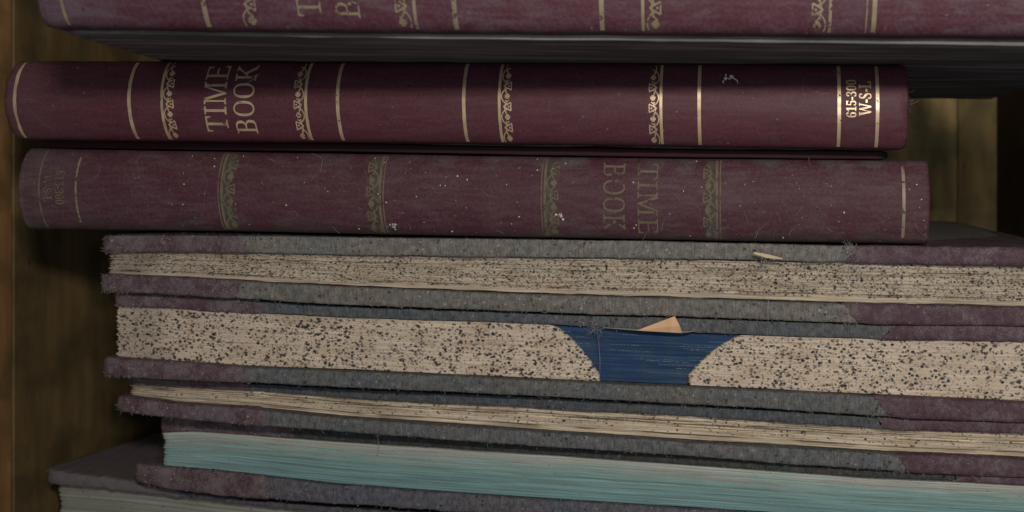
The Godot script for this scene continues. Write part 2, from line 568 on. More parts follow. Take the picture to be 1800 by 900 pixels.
func sweep(a: Dictionary, l: Dictionary, xs: PackedFloat32Array, tile: Vector2, out := 0.0) -> void:
	var nj: int = l.prof.size()
	var p := PackedVector3Array()
	var uv := PackedVector2Array()
	for i in xs.size():
		var s := 0.0
		var last := Vector3.ZERO
		for j in nj:
			var q := lpoint(l, xs[i], j, out)
			if j > 0: s += minf(Vector2(q.y - last.y, q.z - last.z).length(), 400.0)
			last = q
			p.append(q * MM)
			if l.spine:
				var f: float = l.prof[j][1] if l.prof[j][0] == 1 else (1.08 if l.prof[j][0] == 0 else -1.08)
				uv.append(Vector2((xs[i] - l.x0) / (l.x1 - l.x0), 0.5 - f * 0.46))
			else:
				uv.append(Vector2(xs[i] / tile.x, s / tile.y))
	grid(a, p, uv, xs.size(), nj)
	caps(a, p, uv, xs.size(), nj)


func caps(a: Dictionary, p: PackedVector3Array, uv: PackedVector2Array, ni: int, nj: int) -> void:
	for side in 2:      # the two ends, closed by strips between upper and lower half
		var base := 0 if side == 0 else (ni - 1) * nj
		var cp := PackedVector3Array()
		var cu := PackedVector2Array()
		for j in (nj + 1) / 2:
			var up := base + j
			var dn := base + nj - 1 - j
			if side == 0:
				cp.append_array([p[up], p[up].lerp(p[dn], 0.5), p[dn]])
			else:
				cp.append_array([p[dn], p[dn].lerp(p[up], 0.5), p[up]])
			cu.append_array([uv[up], uv[up] + Vector2(0, 0.05), uv[up] + Vector2(0, 0.1)])
		var k: int = a.v.size()
		grid(a, cp, cu, (nj + 1) / 2, 3)
		for q in range(k, a.v.size()):      # flat ends
			a.n[q] = Vector3(-1 if side == 0 else 1, 0, 0)


func corner(l: Dictionary, right: bool, reach: float, slant: float, m: Material, parent: Node3D, sd: float) -> MeshInstance3D:
	# the leather over one corner: follows the cover, a little proud of it, its edge running diagonally over the faces
	var nj: int = l.prof.size()
	var ni := 70
	var p := PackedVector3Array()
	var uv := PackedVector2Array()
	for i in ni:
		var t := float(i) / (ni - 1)
		t = t * t * 0.55 + t * 0.45
		var s := 0.0
		var last := Vector3.ZERO
		for j in nj:
			var pr: Array = l.prof[j]
			var lim := reach
			if pr[0] != 1:
				lim = maxf(1.0, reach * (1.0 - pr[1] * l.d / reach * 0.9))
			else:
				lim = reach - slant * pr[1]
			lim += rough.get_noise_2d(j * 9.0 + sd * 17.0, sd) * 2.2
			var x: float = l.x0 + lim * t if not right else l.x1 - lim * t
			var edge := clampf((1.0 - t) * 30.0, 0.0, 1.0)
			var q := lpoint(l, x, j, 0.34 * edge + 0.02)
			if i == 0: q.x += -0.3 if not right else 0.3
			if j > 0: s += Vector2(q.y - last.y, q.z - last.z).length()
			last = q
			p.append(q * MM)
			uv.append(Vector2(x / 160.0 + sd * 0.37, s / 45.0 + sd * 0.21))
	if right:      # keep x growing with i so that the faces look outwards
		var pp := PackedVector3Array()
		var uu := PackedVector2Array()
		for i in ni:
			pp.append_array(p.slice((ni - 1 - i) * nj, (ni - i) * nj))
			uu.append_array(uv.slice((ni - 1 - i) * nj, (ni - i) * nj))
		p = pp
		uv = uu
	var a := blank()
	grid(a, p, uv, ni, nj)
	caps(a, p, uv, ni, nj)
	return commit("leather_corner", a, m, parent)


func fuzz(l: Dictionary, n: int, parent: Node3D, dark := false, x0 := 0.0, x1 := 0.0) -> void:
	var a := blank()
	var nj: int = l.prof.size()
	for i in n:
		var x := rng.randf_range(l.x0 + 1.0, l.x1 - 1.0) if x1 == 0.0 else rng.randf_range(x0, x1)
		if rng.randf() < 0.2: x = l.x0 + rng.randf() * 14.0
		var k := rng.randi_range(nj / 2 - 5, nj / 2 + 6)
		if rng.randf() < 0.45: k = nj / 2 + rng.randi_range(4, 6)
		var q := lpoint(l, x, k, 0.15) * MM
		strand(a, q, Vector3(rng.randf_range(-1.4, 1.4), rng.randf_range(-0.7, 0.4), 0.35), rng.randf_range(0.0005, 0.0018), rng.randf_range(0.00003, 0.000065), 0.6, 4)
	var o := commit("lint_fuzz", a, M.lint_dark if dark else M.lint, parent)
	o.set_meta("kind", "stuff")


# ------------------------------------------------------------------ pages
func page_seg(a: Dictionary, g: Dictionary, xl: Callable, xr: Callable, inset: float, left_d: float, right_d: float, cols: int, lo := 0.0, hi := 1.0) -> void:
	# a run of sheets between two covers: fine ridges at the front, closed towards both sides, above and below
	var rows: int = g.rows
	var p := PackedVector3Array()
	var uv := PackedVector2Array()
	for i in cols + 2:
		for j in rows + 2:
			var r := clampi(j - 1, 0, rows - 1)
			var f := lerpf(lo, hi, float(r) / (rows - 1))
			var hsh := fposmod(sin(r * 12.9898 + g.seed * 78.233) * 43758.5453, 1.0)
			var a0: float = xl.call(f)
			var b0: float = xr.call(f)
			if left_d > 50.0: a0 += (hsh - 0.5) * 0.8 + rough.get_noise_2d(r * 0.8, g.seed) * 0.9
			var t := clampf(float(i - 1) / (cols - 1), 0.0, 1.0)
			var x := lerpf(a0, b0, t)
			var yt := soft(g.top, x)
			var yb := soft(g.bot, x)
			var bend := rough.get_noise_2d(x * 0.10, r * 0.35 + g.seed) * 0.55 + wob.get_noise_2d(x * 0.5, g.seed + r * 1.5) * 0.6
			var y := lerpf(yt, yb, clampf(f + bend * g.wave / rows, 0.0, 1.0))
			var amp: float = g.amp * (1.0 + g.loose * smoothstep(0.66, 0.95, f))
			var z: float = -inset - g.hollow * (1.0 - pow(2.0 * f - 1.0, 2))
			var groove := 1.0 if hsh > 0.78 else 0.0
			z -= amp * (hsh * 0.7 + groove * g.groove * clampf(0.6 + wob.get_noise_2d(x * 2.0, r * 7.0) * 1.6, 0.0, 1.0) + 0.9 * rough.get_noise_2d(x * 0.3, r * 2.3 + g.seed * 3.0))
			z += g.amp * 0.5 * rough.get_noise_2d(x * 2.2, r * 3.1)
			var d := z
			if i == 0: d = -left_d
			elif i == cols + 1: d = -right_d
			elif j == 0 or j == rows + 1: d = -inset - 40.0
			if left_d > 50.0 and i <= 1: d -= 1.2
			y += g.rise * -d
			p.append(Vector3(x, y, d) * MM)
			uv.append(Vector2(x / g.len + (0.02 if i == 0 else 0.0), f))
	grid(a, p, uv, cols + 2, rows + 2)


func page_block(g: Dictionary, x0: float, x1: float, depth: float, m: Material, parent: Node3D, cols := 200) -> void:
	var a := blank()
	page_seg(a, g, func(_f): return x0, func(_f): return x1, g.inset, depth, depth, cols)
	commit("page_block", a, m, parent)


func block(top: Array, bot: Array, length: float, rows: int, o := {}) -> Dictionary:
	var g := {"top": top, "bot": bot, "len": length, "rows": rows, "amp": 0.16, "wave": 0.7, "loose": 0.0, "groove": 1.8, "hollow": 0.8, "inset": 4.0, "rise": 0.012, "seed": 1.0}
	g.merge(o, true)
	return g


# ------------------------------------------------------------------ gilding laid on a spine
func on_spine(l: Dictionary, x: float, f: float, out := 0.17) -> Vector3:
	var q := (1.0 - f) * 0.5 * 30.0
	var first := 2
	var k := clampi(int(q), 0, 29)
	return (lpoint(l, x, first + k, out).lerp(lpoint(l, x, first + k + 1, out), q - k)) * MM


func ribbon(a: Dictionary, l: Dictionary, pts: PackedVector2Array, width: float, h: float) -> void:
	# a narrow strip along points (x in mm, height above the middle in mm)
	var p := PackedVector3Array()
	var uv := PackedVector2Array()
	for i in pts.size():
		var t := (pts[mini(i + 1, pts.size() - 1)] - pts[maxi(i - 1, 0)]).normalized()
		var s := Vector2(t.y, -t.x) * width * 0.5
		for e in [1.0, -1.0]:
			var c: Vector2 = pts[i] + s * e
			p.append(on_spine(l, c.x, clampf(c.y / h, -0.97, 0.97)))
			uv.append(Vector2((c.x - l.x0) / (l.x1 - l.x0), 0.5 - c.y / h * 0.46))
	var k: int = a.v.size()
	grid(a, p, uv, pts.size(), 2)
	if a.n.size() > k and a.n[k].z < 0.0:      # wound the other way: turn the strip over
		for q in range(k, a.n.size()): a.n[q] = -a.n[q]
		var at: int = a.i.size() - (pts.size() - 1) * 6
		for q in range(maxi(at, 0), a.i.size(), 3):
			if a.i[q] >= k:
				var s: int = a.i[q + 1]
				a.i[q + 1] = a.i[q + 2]
				a.i[q + 2] = s


func disc(a: Dictionary, l: Dictionary, c: Vector2, r: float, h: float) -> void:
	ribbon(a, l, PackedVector2Array([c - Vector2(0, r), c - Vector2(0, r * 0.5)]), r * 1.1, h)
	ribbon(a, l, PackedVector2Array([c - Vector2(0, r * 0.5), c + Vector2(0, r * 0.5)]), r * 1.95, h)
	ribbon(a, l, PackedVector2Array([c + Vector2(0, r * 0.5), c + Vector2(0, r)]), r * 1.1, h)


func gilt_line(l: Dictionary, x: float, width: float, m: Material, parent: Node3D, reach := 0.95) -> void:
	var h: float = (soft(l.top, x) - soft(l.bot, x)) * 0.5
	var a := blank()
	var pts := PackedVector2Array()
	for k in 31: pts.append(Vector2(x, lerpf(-h * reach, h * reach, k / 30.0)))
	ribbon(a, l, pts, width, h)
	commit("gilt_line", a, m, parent)


func tarnish(l: Dictionary, x: float, width: float, parent: Node3D) -> void:
	# the olive ground that old gilding has turned into, its outer edge scalloped
	var h: float = (soft(l.top, x) - soft(l.bot, x)) * 0.5
	var a := blank()
	var p := PackedVector3Array()
	var uv := PackedVector2Array()
	for i in 7:
		for j in 49:
			var f := 0.94 - 1.88 * j / 48.0
			var u := i / 6.0 - 0.5
			var wv := width * (1.0 + 0.10 * sin(f * h * 2.2) + 0.06 * sin(f * 40.0))
			p.append(on_spine(l, x + u * wv, f, 0.09))
			uv.append(Vector2((x + u * wv) / 326.0, 0.5 - f * 0.46))
	grid(a, p, uv, 7, 49)
	commit("tarnished_band", a, M.tarnish, parent)


func gilt_ornament(l: Dictionary, x: float, side: float, m: Material, parent: Node3D, size := 1.0) -> void:
	# lace of scallops, rosettes and open triangles along one side of a line
	var h: float = (soft(l.top, x) - soft(l.bot, x)) * 0.5
	var a := blank()
	var period := 8.6 * size
	var c := -h + 2.4 * size
	while c < h - 1.0:
		var arc := PackedVector2Array()
		for k in 13:
			var g := lerpf(-1.45, 1.45, k / 12.0)
			var q := Vector2(x + side * (3.9 - 3.2 * cos(g)) * size, c + 3.3 * sin(g) * size)
			if absf(q.y) < h * 0.96: arc.append(q)
		if arc.size() > 2: ribbon(a, l, arc, 0.46 * size, h)
		arc = PackedVector2Array()
		for k in 13:
			var g := lerpf(-1.25, 1.25, k / 12.0)
			var q := Vector2(x + side * (4.6 - 2.6 * cos(g)) * size, c + (period * 0.5 + 3.4 * sin(g)) * size)
			if absf(q.y) < h * 0.96: arc.append(q)
		if arc.size() > 2: ribbon(a, l, arc, 0.4 * size, h)
		if absf(c) + 1.3 < h: disc(a, l, Vector2(x + side * 3.1 * size, c), 1.12 * size, h)
		for s in [-1.0, 1.0]:
			var e: float = c + s * 2.0 * size
			if absf(e) < h - 0.6: disc(a, l, Vector2(x + side * 2.5 * size, e), 0.34 * size, h)
		var t: float = c + period * 0.5
		if t + 1.9 * size < h * 0.97:
			for leg in [[Vector2(1.5, 0.0), Vector2(4.6, 1.75)], [Vector2(4.6, 1.75), Vector2(4.6, -1.75)], [Vector2(4.6, -1.75), Vector2(1.5, 0.0)]]:
				var line := PackedVector2Array()
				for k in 4:
					var q: Vector2 = (leg[0] as Vector2).lerp(leg[1], k / 3.0) * size
					line.append(Vector2(x + side * q.x, t + q.y))
				ribbon(a, l, line, 0.5 * size, h)
			disc(a, l, Vector2(x + side * 3.7 * size, t), 0.4 * size, h)
		c += period
	commit("gilt_ornament", a, m, parent)


func lettering(l: Dictionary, text: String, bold: bool, x0: float, x1: float, f0: float, f1: float, m: Material, parent: Node3D, down := false, part := "title_lettering") -> void:
	# letters running up the spine (or down it), fitted between x0..x1 and heights f0..f1
	var fnt := SystemFont.new()
	fnt.font_names = PackedStringArray(["Droid Serif"])
	if bold: fnt.font_weight = 700
	var tm := TextMesh.new()
	tm.font = fnt
	tm.text = text
	tm.font_size = 64
	tm.depth = 0.0
	tm.curve_step = 1.0
	var arr := tm.get_mesh_arrays()
	var v: PackedVector3Array = arr[Mesh.ARRAY_VERTEX]
	var ix: PackedInt32Array = arr[Mesh.ARRAY_INDEX] if arr[Mesh.ARRAY_INDEX] != null else PackedInt32Array(range(v.size()))
	var lo := Vector2(1e9, 1e9)
	var hi := -lo
	for q in v:
		lo = lo.min(Vector2(q.x, q.y)); hi = hi.max(Vector2(q.x, q.y))
	var a := blank()
	var todo := []
	for k in range(0, ix.size(), 3):
		var t := []
		for e in 3:
			var q := (Vector2(v[ix[k + e]].x, v[ix[k + e]].y) - lo) / (hi - lo)
			t.append(Vector2(lerpf(x1, x0, q.y), lerpf(f0, f1, q.x)) if not down else Vector2(lerpf(x0, x1, q.y), lerpf(f1, f0, q.x)))
		todo.append(t)
	while todo.size():
		var t: Array = todo.pop_back()
		var best := 0
		var most := 0.0
		for e in 3:
			var s: float = absf((t[e] as Vector2).y - (t[(e + 1) % 3] as Vector2).y)
			if s > most:
				most = s; best = e
		if most > 0.14:
			var c: Vector2 = ((t[best] as Vector2) + (t[(best + 1) % 3] as Vector2)) * 0.5
			todo.append([t[best], c, t[(best + 2) % 3]])
			todo.append([c, t[(best + 1) % 3], t[(best + 2) % 3]])
			continue
		var k: int = a.v.size()
		var pp := []
		for q in t:
			pp.append(on_spine(l, q.x, q.y))
			a.u.append(Vector2((q.x - l.x0) / (l.x1 - l.x0), 0.5 - q.y * 0.46))
		var n: Vector3 = ((pp[2] as Vector3) - pp[0]).cross((pp[1] as Vector3) - pp[0])
		if n.length_squared() < 1e-22: n = Vector3.BACK
		n = n.normalized()
		var flip := n.z < 0.0
		for q in pp:
			a.v.append(q); a.n.append(-n if flip else n)
		a.i.append_array([k, k + 2, k + 1] if flip else [k, k + 1, k + 2])
	commit(part, a, m, parent)


# ------------------------------------------------------------------ the cupboard
func board(a: Dictionary, lo: Vector3, hi: Vector3, bevel: float) -> void:
	# an upright or lying board with chamfered long edges
	var size := hi - lo
	var ax := size.max_axis_index()
	var b := (ax + 1) % 3
	var c := (ax + 2) % 3
	var ring := []
	for q in [[0, 0, 1, 0], [1, 0, -1, 0], [1, 0, 0, 1], [1, 1, 0, -1], [1, 1, -1, 0], [0, 1, 1, 0], [0, 1, 0, -1], [0, 0, 0, 1], [0, 0, 1, 0]]:
		ring.append(Vector2(lerpf(lo[b], hi[b], q[0]) + q[2] * bevel, lerpf(lo[c], hi[c], q[1]) + q[3] * bevel))
	for k in 8:
		var p := PackedVector3Array()
		var uv := PackedVector2Array()
		for i in 2:
			for e in 2:
				var r: Vector2 = ring[k + (1 - i)]
				var v := Vector3.ZERO
				v[ax] = lo[ax] if e == 0 else hi[ax]
				v[b] = r.x; v[c] = r.y
				p.append(v)
				uv.append(Vector2((r.x + r.y) / 0.24, v[ax] / 0.5))
		grid(a, p, uv, 2, 2)
	for e in 2:
		var v := []
		for k in 8:
			var q := Vector3.ZERO
			q[ax] = lo[ax] if e == 0 else hi[ax]
			q[b] = (ring[k] as Vector2).x; q[c] = (ring[k] as Vector2).y
			v.append(q)
		for k in range(1, 7):
			if e == 0: tri(a, v[0], v[k], v[k + 1])
			else: tri(a, v[0], v[k + 1], v[k])


func plank(called: String, lo: Vector3, hi: Vector3, m: Material, parent: Node3D, bevel := 0.0012) -> void:
	var a := blank()
	board(a, lo, hi, bevel)
	commit(called, a, m, parent)


func cupboard() -> void:
	var t := thing("wooden_cupboard", "open brown wooden cupboard that the stack of books stands in", "cupboard")
	var top := 0.47
	var xs := [-0.32, -0.19, -0.06, 0.04, 0.1435, 0.20]
	for k in 5:
		plank("back_board", Vector3(xs[k] + 0.0002, -0.02, -0.675), Vector3(xs[k + 1] - 0.0002, top, -0.655 - 0.0003 * (k % 2)), M["wood_%d" % [0, 2, 0, 2, 3][k]], t, 0.0005)  # right-hand planks get lighter wood in place of light reaching the gap
	var zs := [-0.655, -0.545, -0.4135, -0.30]
	for k in 3:
		plank("side_board", Vector3(-0.322, -0.02, zs[k] + 0.0005), Vector3(-0.302 + 0.0003 * (k % 2), top, zs[k + 1] - 0.0005), M["wood_%d" % [1, 1, 0][k]], t, 0.0003)  # boards beside the stack coloured darker to deepen the shade there
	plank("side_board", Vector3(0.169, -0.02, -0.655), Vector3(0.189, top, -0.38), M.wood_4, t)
	plank("shelf_board", Vector3(-0.3012, -0.014, -0.6545), Vector3(0.1688, 0.0062, -0.31), M.wood_1, t)
	plank("top_board", Vector3(-0.322, top + 0.0005, -0.675), Vector3(0.20, top + 0.02, -0.30), M.wood_1, t)


# ------------------------------------------------------------------ the three books with their spines out
func bound(t: Node3D, l: Dictionary, spine_m: Material, covers: Array, cover_m: Array, depth: float, rise: float, pages_top: Array, pages_bot: Array) -> void:
	var a := blank()
	sweep(a, l, stations(l.x0, l.x1, 130), Vector2(100, 100))
	commit("spine", a, spine_m, t)
	for k in 2:
		a = blank()
		var c: Dictionary = covers[k]
		sweep(a, c, stations(c.x0, c.x1, 70), Vector2(360, 45) if cover_m[k] != M.underside else Vector2(380, 230))
		commit(["top_cover", "bottom_cover"][k], a, cover_m[k], t)
	page_block(block(pages_top, pages_bot, l.x1, 16, {"inset": 9.0, "rise": rise, "seed": 4.0}), 5.0, l.x1 - 5.0, depth - 6.0, M.pages_plain, t, 30)


func shifted(c: Array, dy: float) -> Array:
	var o := c.duplicate()
	for k in range(1, o.size(), 2): o[k] += dy
	return o


func time_book_above() -> void:
	var t := thing("time_book", "purplish maroon time book on top of the stack, jutting out, dark underside showing", "book", Vector3(-0.1993, 0, -0.2830), -2.0, "maroon time books with gilt spines")
	var st := [0.0, 241.0, 150.0, 240.6, 322.0, 240.0]
	var sb := [0.0, 213.2, 36.8, 212.9, 84.9, 212.6, 182.8, 212.4, 283.1, 212.0, 322.0, 211.7]
	var l := layer(st, sb, 1.5, 322.2, 9.0, 4.5, {"spine": true, "rise": 0.02, "lump": 0.17, "seed": 1.0, "corner": 0.8, "endr": 1.5, "endk": 0.96})
	var bb := [0.0, 212.4, 36.8, 211.9, 84.9, 211.4, 182.8, 210.8, 283.1, 210.1, 322.0, 209.8]
	var lo := layer(shifted(bb, 3.0), bb, 3.0, 320.0, 208.0, 1.2, {"rise": 0.02, "z": -6.0, "lump": 0.16, "seed": 2.0, "corner": 7.0, "flare": -0.15, "flare_r": 0.07})
	var up := layer(shifted(st, -0.4), shifted(st, -3.4), 2.0, 319.0, 208.0, 1.2, {"rise": 0.02, "z": -6.0, "seed": 3.0})
	bound(t, l, M.spine_above, [up, lo], [M.cloth_6, M.underside], 208.0, 0.02, shifted(st, -3.6), shifted(bb, 3.2))
	for x in [47.8, 117.9, 159.7, 238.4]: gilt_line(l, x, 1.35, M.gilt_faded, t)
	for x in [8.6]: gilt_line(l, x, 0.8, M.gilt_faded, t)
	for x in [106.6, 171.5, 225.6]: gilt_line(l, x, 0.9, M.gilt_faded, t)
	gilt_line(l, 236.2, 0.35, M.gilt_faded, t)
	gilt_ornament(l, 57.4, 1.0, M.gilt_faded, t)
	gilt_ornament(l, 106.0, -1.0, M.gilt_faded, t)
	gilt_ornament(l, 172.0, 1.0, M.gilt_faded, t)
	gilt_ornament(l, 225.0, -1.0, M.gilt_faded, t)
	lettering(l, "TIME", false, 73.6, 80.4, -0.74, 0.80, M.gilt_faded, t)
	lettering(l, "BOOK", false, 84.2, 91.2, -0.76, 0.82, M.gilt_faded, t)


func time_book_gilt() -> void:
	var t := thing("time_book", "maroon time book with bright gilt bands, second from the top of the stack", "book", Vector3(-0.2631, 0, -0.3569), 1.5, "maroon time books with gilt spines")
	var st := [0.0, 213.6, 60.0, 213.4, 162.4, 212.6, 322.3, 211.2]
	var sb := [0.0, 185.4, 60.1, 184.7, 121.6, 184.2, 182.7, 183.5, 243.1, 182.6, 322.3, 181.3]
	var l := layer(st, sb, 2.6, 321.8, 9.0, 5.0, {"spine": true, "rise": 0.013, "lump": 0.17, "seed": 5.0, "corner": 1.6, "endr": 3.0, "endk": 0.9})
	var bb := [0.0, 183.0, 60.1, 182.0, 121.6, 181.2, 182.7, 179.9, 243.1, 178.9, 322.3, 178.1]
	var lo := layer(shifted(bb, 3.0), bb, 2.0, 317.0, 225.0, 1.2, {"rise": 0.013, "z": -11.0, "lump": 0.1, "seed": 6.0})
	var up := layer(shifted(st, -0.5), shifted(st, -3.5), 2.0, 318.0, 225.0, 1.2, {"rise": 0.013, "z": -6.5, "seed": 7.0})
	bound(t, l, M.spine_gilt, [up, lo], [M.cloth_6, M.shaded_board_edge], 225.0, 0.013, shifted(st, -3.7), shifted(bb, 3.2))
	var g: Material = M.gilt_bright
	for x in [7.2, 48.3, 122.5, 167.0, 249.3, 297.8, 311.0]: gilt_line(l, x, 1.2, g, t)
	for x in [59.9, 111.2, 179.5, 236.0]: gilt_line(l, x, 1.0, g, t)
	gilt_ornament(l, 60.0, 1.0, g, t, 0.84)
	gilt_ornament(l, 111.0, -1.0, g, t, 0.84)
	gilt_ornament(l, 179.7, 1.0, g, t, 0.84)
	gilt_ornament(l, 235.8, -1.0, g, t, 0.84)
	lettering(l, "TIME", false, 74.9, 82.9, -0.76, 0.86, g, t)
	lettering(l, "BOOK", false, 85.4, 92.9, -0.80, 0.88, g, t)
	lettering(l, "615-300", true, 300.2, 303.7, -0.28, 0.60, g, t, false, "number_lettering")
	lettering(l, "W-S-L", true, 304.6, 308.9, -0.24, 0.56, g, t, false, "number_lettering")
	# frayed cloth and thread at the torn right end
	var a := blank()
	for k in 70:
		var f := clampf(rng.randfn() * 0.28 - 0.05, -0.8, 0.7)
		var q := on_spine(l, 321.0, f, -1.5 - rng.randf() * 4.0)
		strand(a, q, Vector3(rng.randf_range(0.1, 1.2), rng.randf_range(-1.0, 1.1), rng.randf_range(-0.6, 0.6)), pow(rng.randf(), 2.0) * 0.0055 + 0.0008, rng.randf_range(0.00006, 0.00018), 0.95, 8)
	commit("frayed_thread", a, M.lint_dark, t).set_meta("kind", "stuff")


func time_book_dusty() -> void:
	var t := thing("time_book", "dusty maroon time book lying upside down, dull olive bands, third from the top", "book", Vector3(-0.2589, 0, -0.3595), 1.0, "maroon time books with gilt spines")
	var st := [0.0, 182.3, 74.6, 181.0, 115.9, 180.3, 177.4, 179.3, 238.6, 178.4, 326.2, 177.6]
	var sb := [0.0, 153.0, 74.6, 152.4, 115.9, 151.6, 177.4, 150.4, 238.6, 149.3, 326.2, 147.9]
	var l := layer(st, sb, 1.6, 326.0, 9.0, 4.6, {"spine": true, "rise": 0.012, "lump": 0.14, "seed": 8.0, "corner": 0.7, "endr": 1.2, "endk": 0.97})
	var lo := layer(shifted(sb, 3.0), shifted(sb, 0.0), 2.0, 324.0, 225.0, 1.2, {"z": -6.5, "seed": 9.0})
	var up := layer(shifted(st, -0.2), shifted(st, -3.2), 1.0, 327.4, 225.0, 1.2, {"z": -6.0, "seed": 10.0})
	bound(t, l, M.spine_dusty, [up, lo], [M.cloth_3, M.cloth_6], 225.0, 0.012, shifted(st, -3.4), shifted(sb, 3.2))
	var g: Material = M.gilt_dull
	gilt_line(l, 9.4, 0.6, g, t)
	gilt_line(l, 22.6, 0.7, M.gilt_faded, t, 0.8)
	gilt_line(l, 316.7, 1.1, M.gilt_faded, t, 0.85)
	for c in [[75.0, 1.0], [131.6, -1.0], [190.2, 1.0], [251.0, -1.0]]:
		tarnish(l, c[0] + c[1] * 1.7, 4.0, t)
		gilt_line(l, c[0], 0.9, g, t)
		gilt_line(l, c[0] - c[1] * 1.2, 0.45, g, t)
		gilt_ornament(l, c[0], c[1], g, t)
	lettering(l, "BOOK", false, 210.8, 218.6, -0.78, 0.86, g, t, true)
	lettering(l, "TIME", false, 223.0, 230.2, -0.84, 0.86, g, t, true)
	lettering(l, "615-300", true, 15.0, 18.3, -0.36, 0.46, g, t, true, "number_lettering")
	lettering(l, "W-S-L", true, 10.8, 13.9, -0.30, 0.36, g, t, true, "number_lettering")
	# flecks of dirt and plaster sticking to the spine
	var a := blank()
	for k in 90:
		fleck(a, on_spine(l, rng.randf_range(60, 324), rng.randf_range(-0.9, 0.95), 0.1), rng.randf_range(0.0001, 0.00034))
	commit("dust_flecks", a, M.flake, t).set_meta("kind", "stuff")
	a = blank()
	for k in 60:
		var q := on_spine(l, rng.randf_range(90, 322), rng.randf_range(-0.95, 0.95), 0.15)
		strand(a, q, Vector3(rng.randf_range(-1, 1), rng.randf_range(-1, 1), 0.08), rng.randf_range(0.001, 0.0055), 0.00004, 0.22, 5)
	commit("lint_fuzz", a, M.lint, t).set_meta("kind", "stuff")


func fleck(a: Dictionary, c: Vector3, r: float) -> void:
	# one irregular crumb
	var v := []
	for k in 6:
		var d: Vector3 = [Vector3.UP, Vector3.RIGHT, Vector3.BACK, Vector3.LEFT, Vector3.DOWN, Vector3.FORWARD][k]
		v.append(c + d * r * rng.randf_range(0.5, 1.5) * Vector3(1, 1, 0.6))
	for f in [[0, 1, 2], [0, 2, 3], [0, 3, 5], [0, 5, 1], [4, 2, 1], [4, 3, 2], [4, 5, 3], [4, 1, 5]]:
		tri(a, v[f[0]], v[f[1]], v[f[2]])


# ------------------------------------------------------------------ the five ledgers with their page edges out
func covers(t: Node3D, tops: Array, ms: Array, corner_ms: Array, reaches: Array, sd: float, n_fuzz: int) -> void:
	for k in 2:
		var l: Dictionary = tops[k]
		var a := blank()
		sweep(a, l, stations(l.x0, l.x1, 380), Vector2(360, 45))
		commit(["top_cover", "bottom_cover"][k], a, ms[k], t)
		corner(l, false, reaches[k][0], reaches[k][2], corner_ms[0], t, sd + k * 2.0)
		corner(l, true, l.x1 - reaches[k][1], reaches[k][3], corner_ms[1], t, sd + k * 2.0 + 1.0)
		if n_fuzz: fuzz(l, int(n_fuzz * 1.3), t)
		if n_fuzz > 100:
			a = blank()
			for n in 70:      # crumbs and dust lodged in the cloth, most of them on the worn corner
				var x: float = l.x0 + (rng.randf() * 62.0 if rng.randf() < 0.6 else rng.randf() * (l.x1 - l.x0))
				fleck(a, lpoint(l, x, l.prof.size() / 2 + rng.randi_range(-5, 4), 0.4) * MM, rng.randf_range(0.00008, 0.00026))
			var seam: float = reaches[k][1]
			fuzz(l, 36, t, false, seam - 3.5, seam + 2.5)
			commit("dust_flecks", a, M.lint, t).set_meta("kind", "stuff")


func back_spine(t: Node3D, top: Array, bot: Array, x1: float, depth: float, rise: float) -> void:
	# the leather spine at the far side
	var a := blank()
	var p := PackedVector3Array()
	var uv := PackedVector2Array()
	for i in 9:
		var x := lerpf(x1 - 2.0, 2.0, i / 8.0)
		for j in 9:
			var f := 1.0 - j / 4.0
			var y := lerpf(soft(bot, x), soft(top, x), f * 0.5 + 0.5) + rise * depth
			p.append(Vector3(x, y, -depth - 5.0 * (1.0 - f * f) + (0.0 if absf(f) < 0.99 else 6.0)) * MM)
			uv.append(Vector2(i / 8.0, j / 8.0))
	grid(a, p, uv, 9, 9)
	commit("spine", a, M.spine_dusty, t)


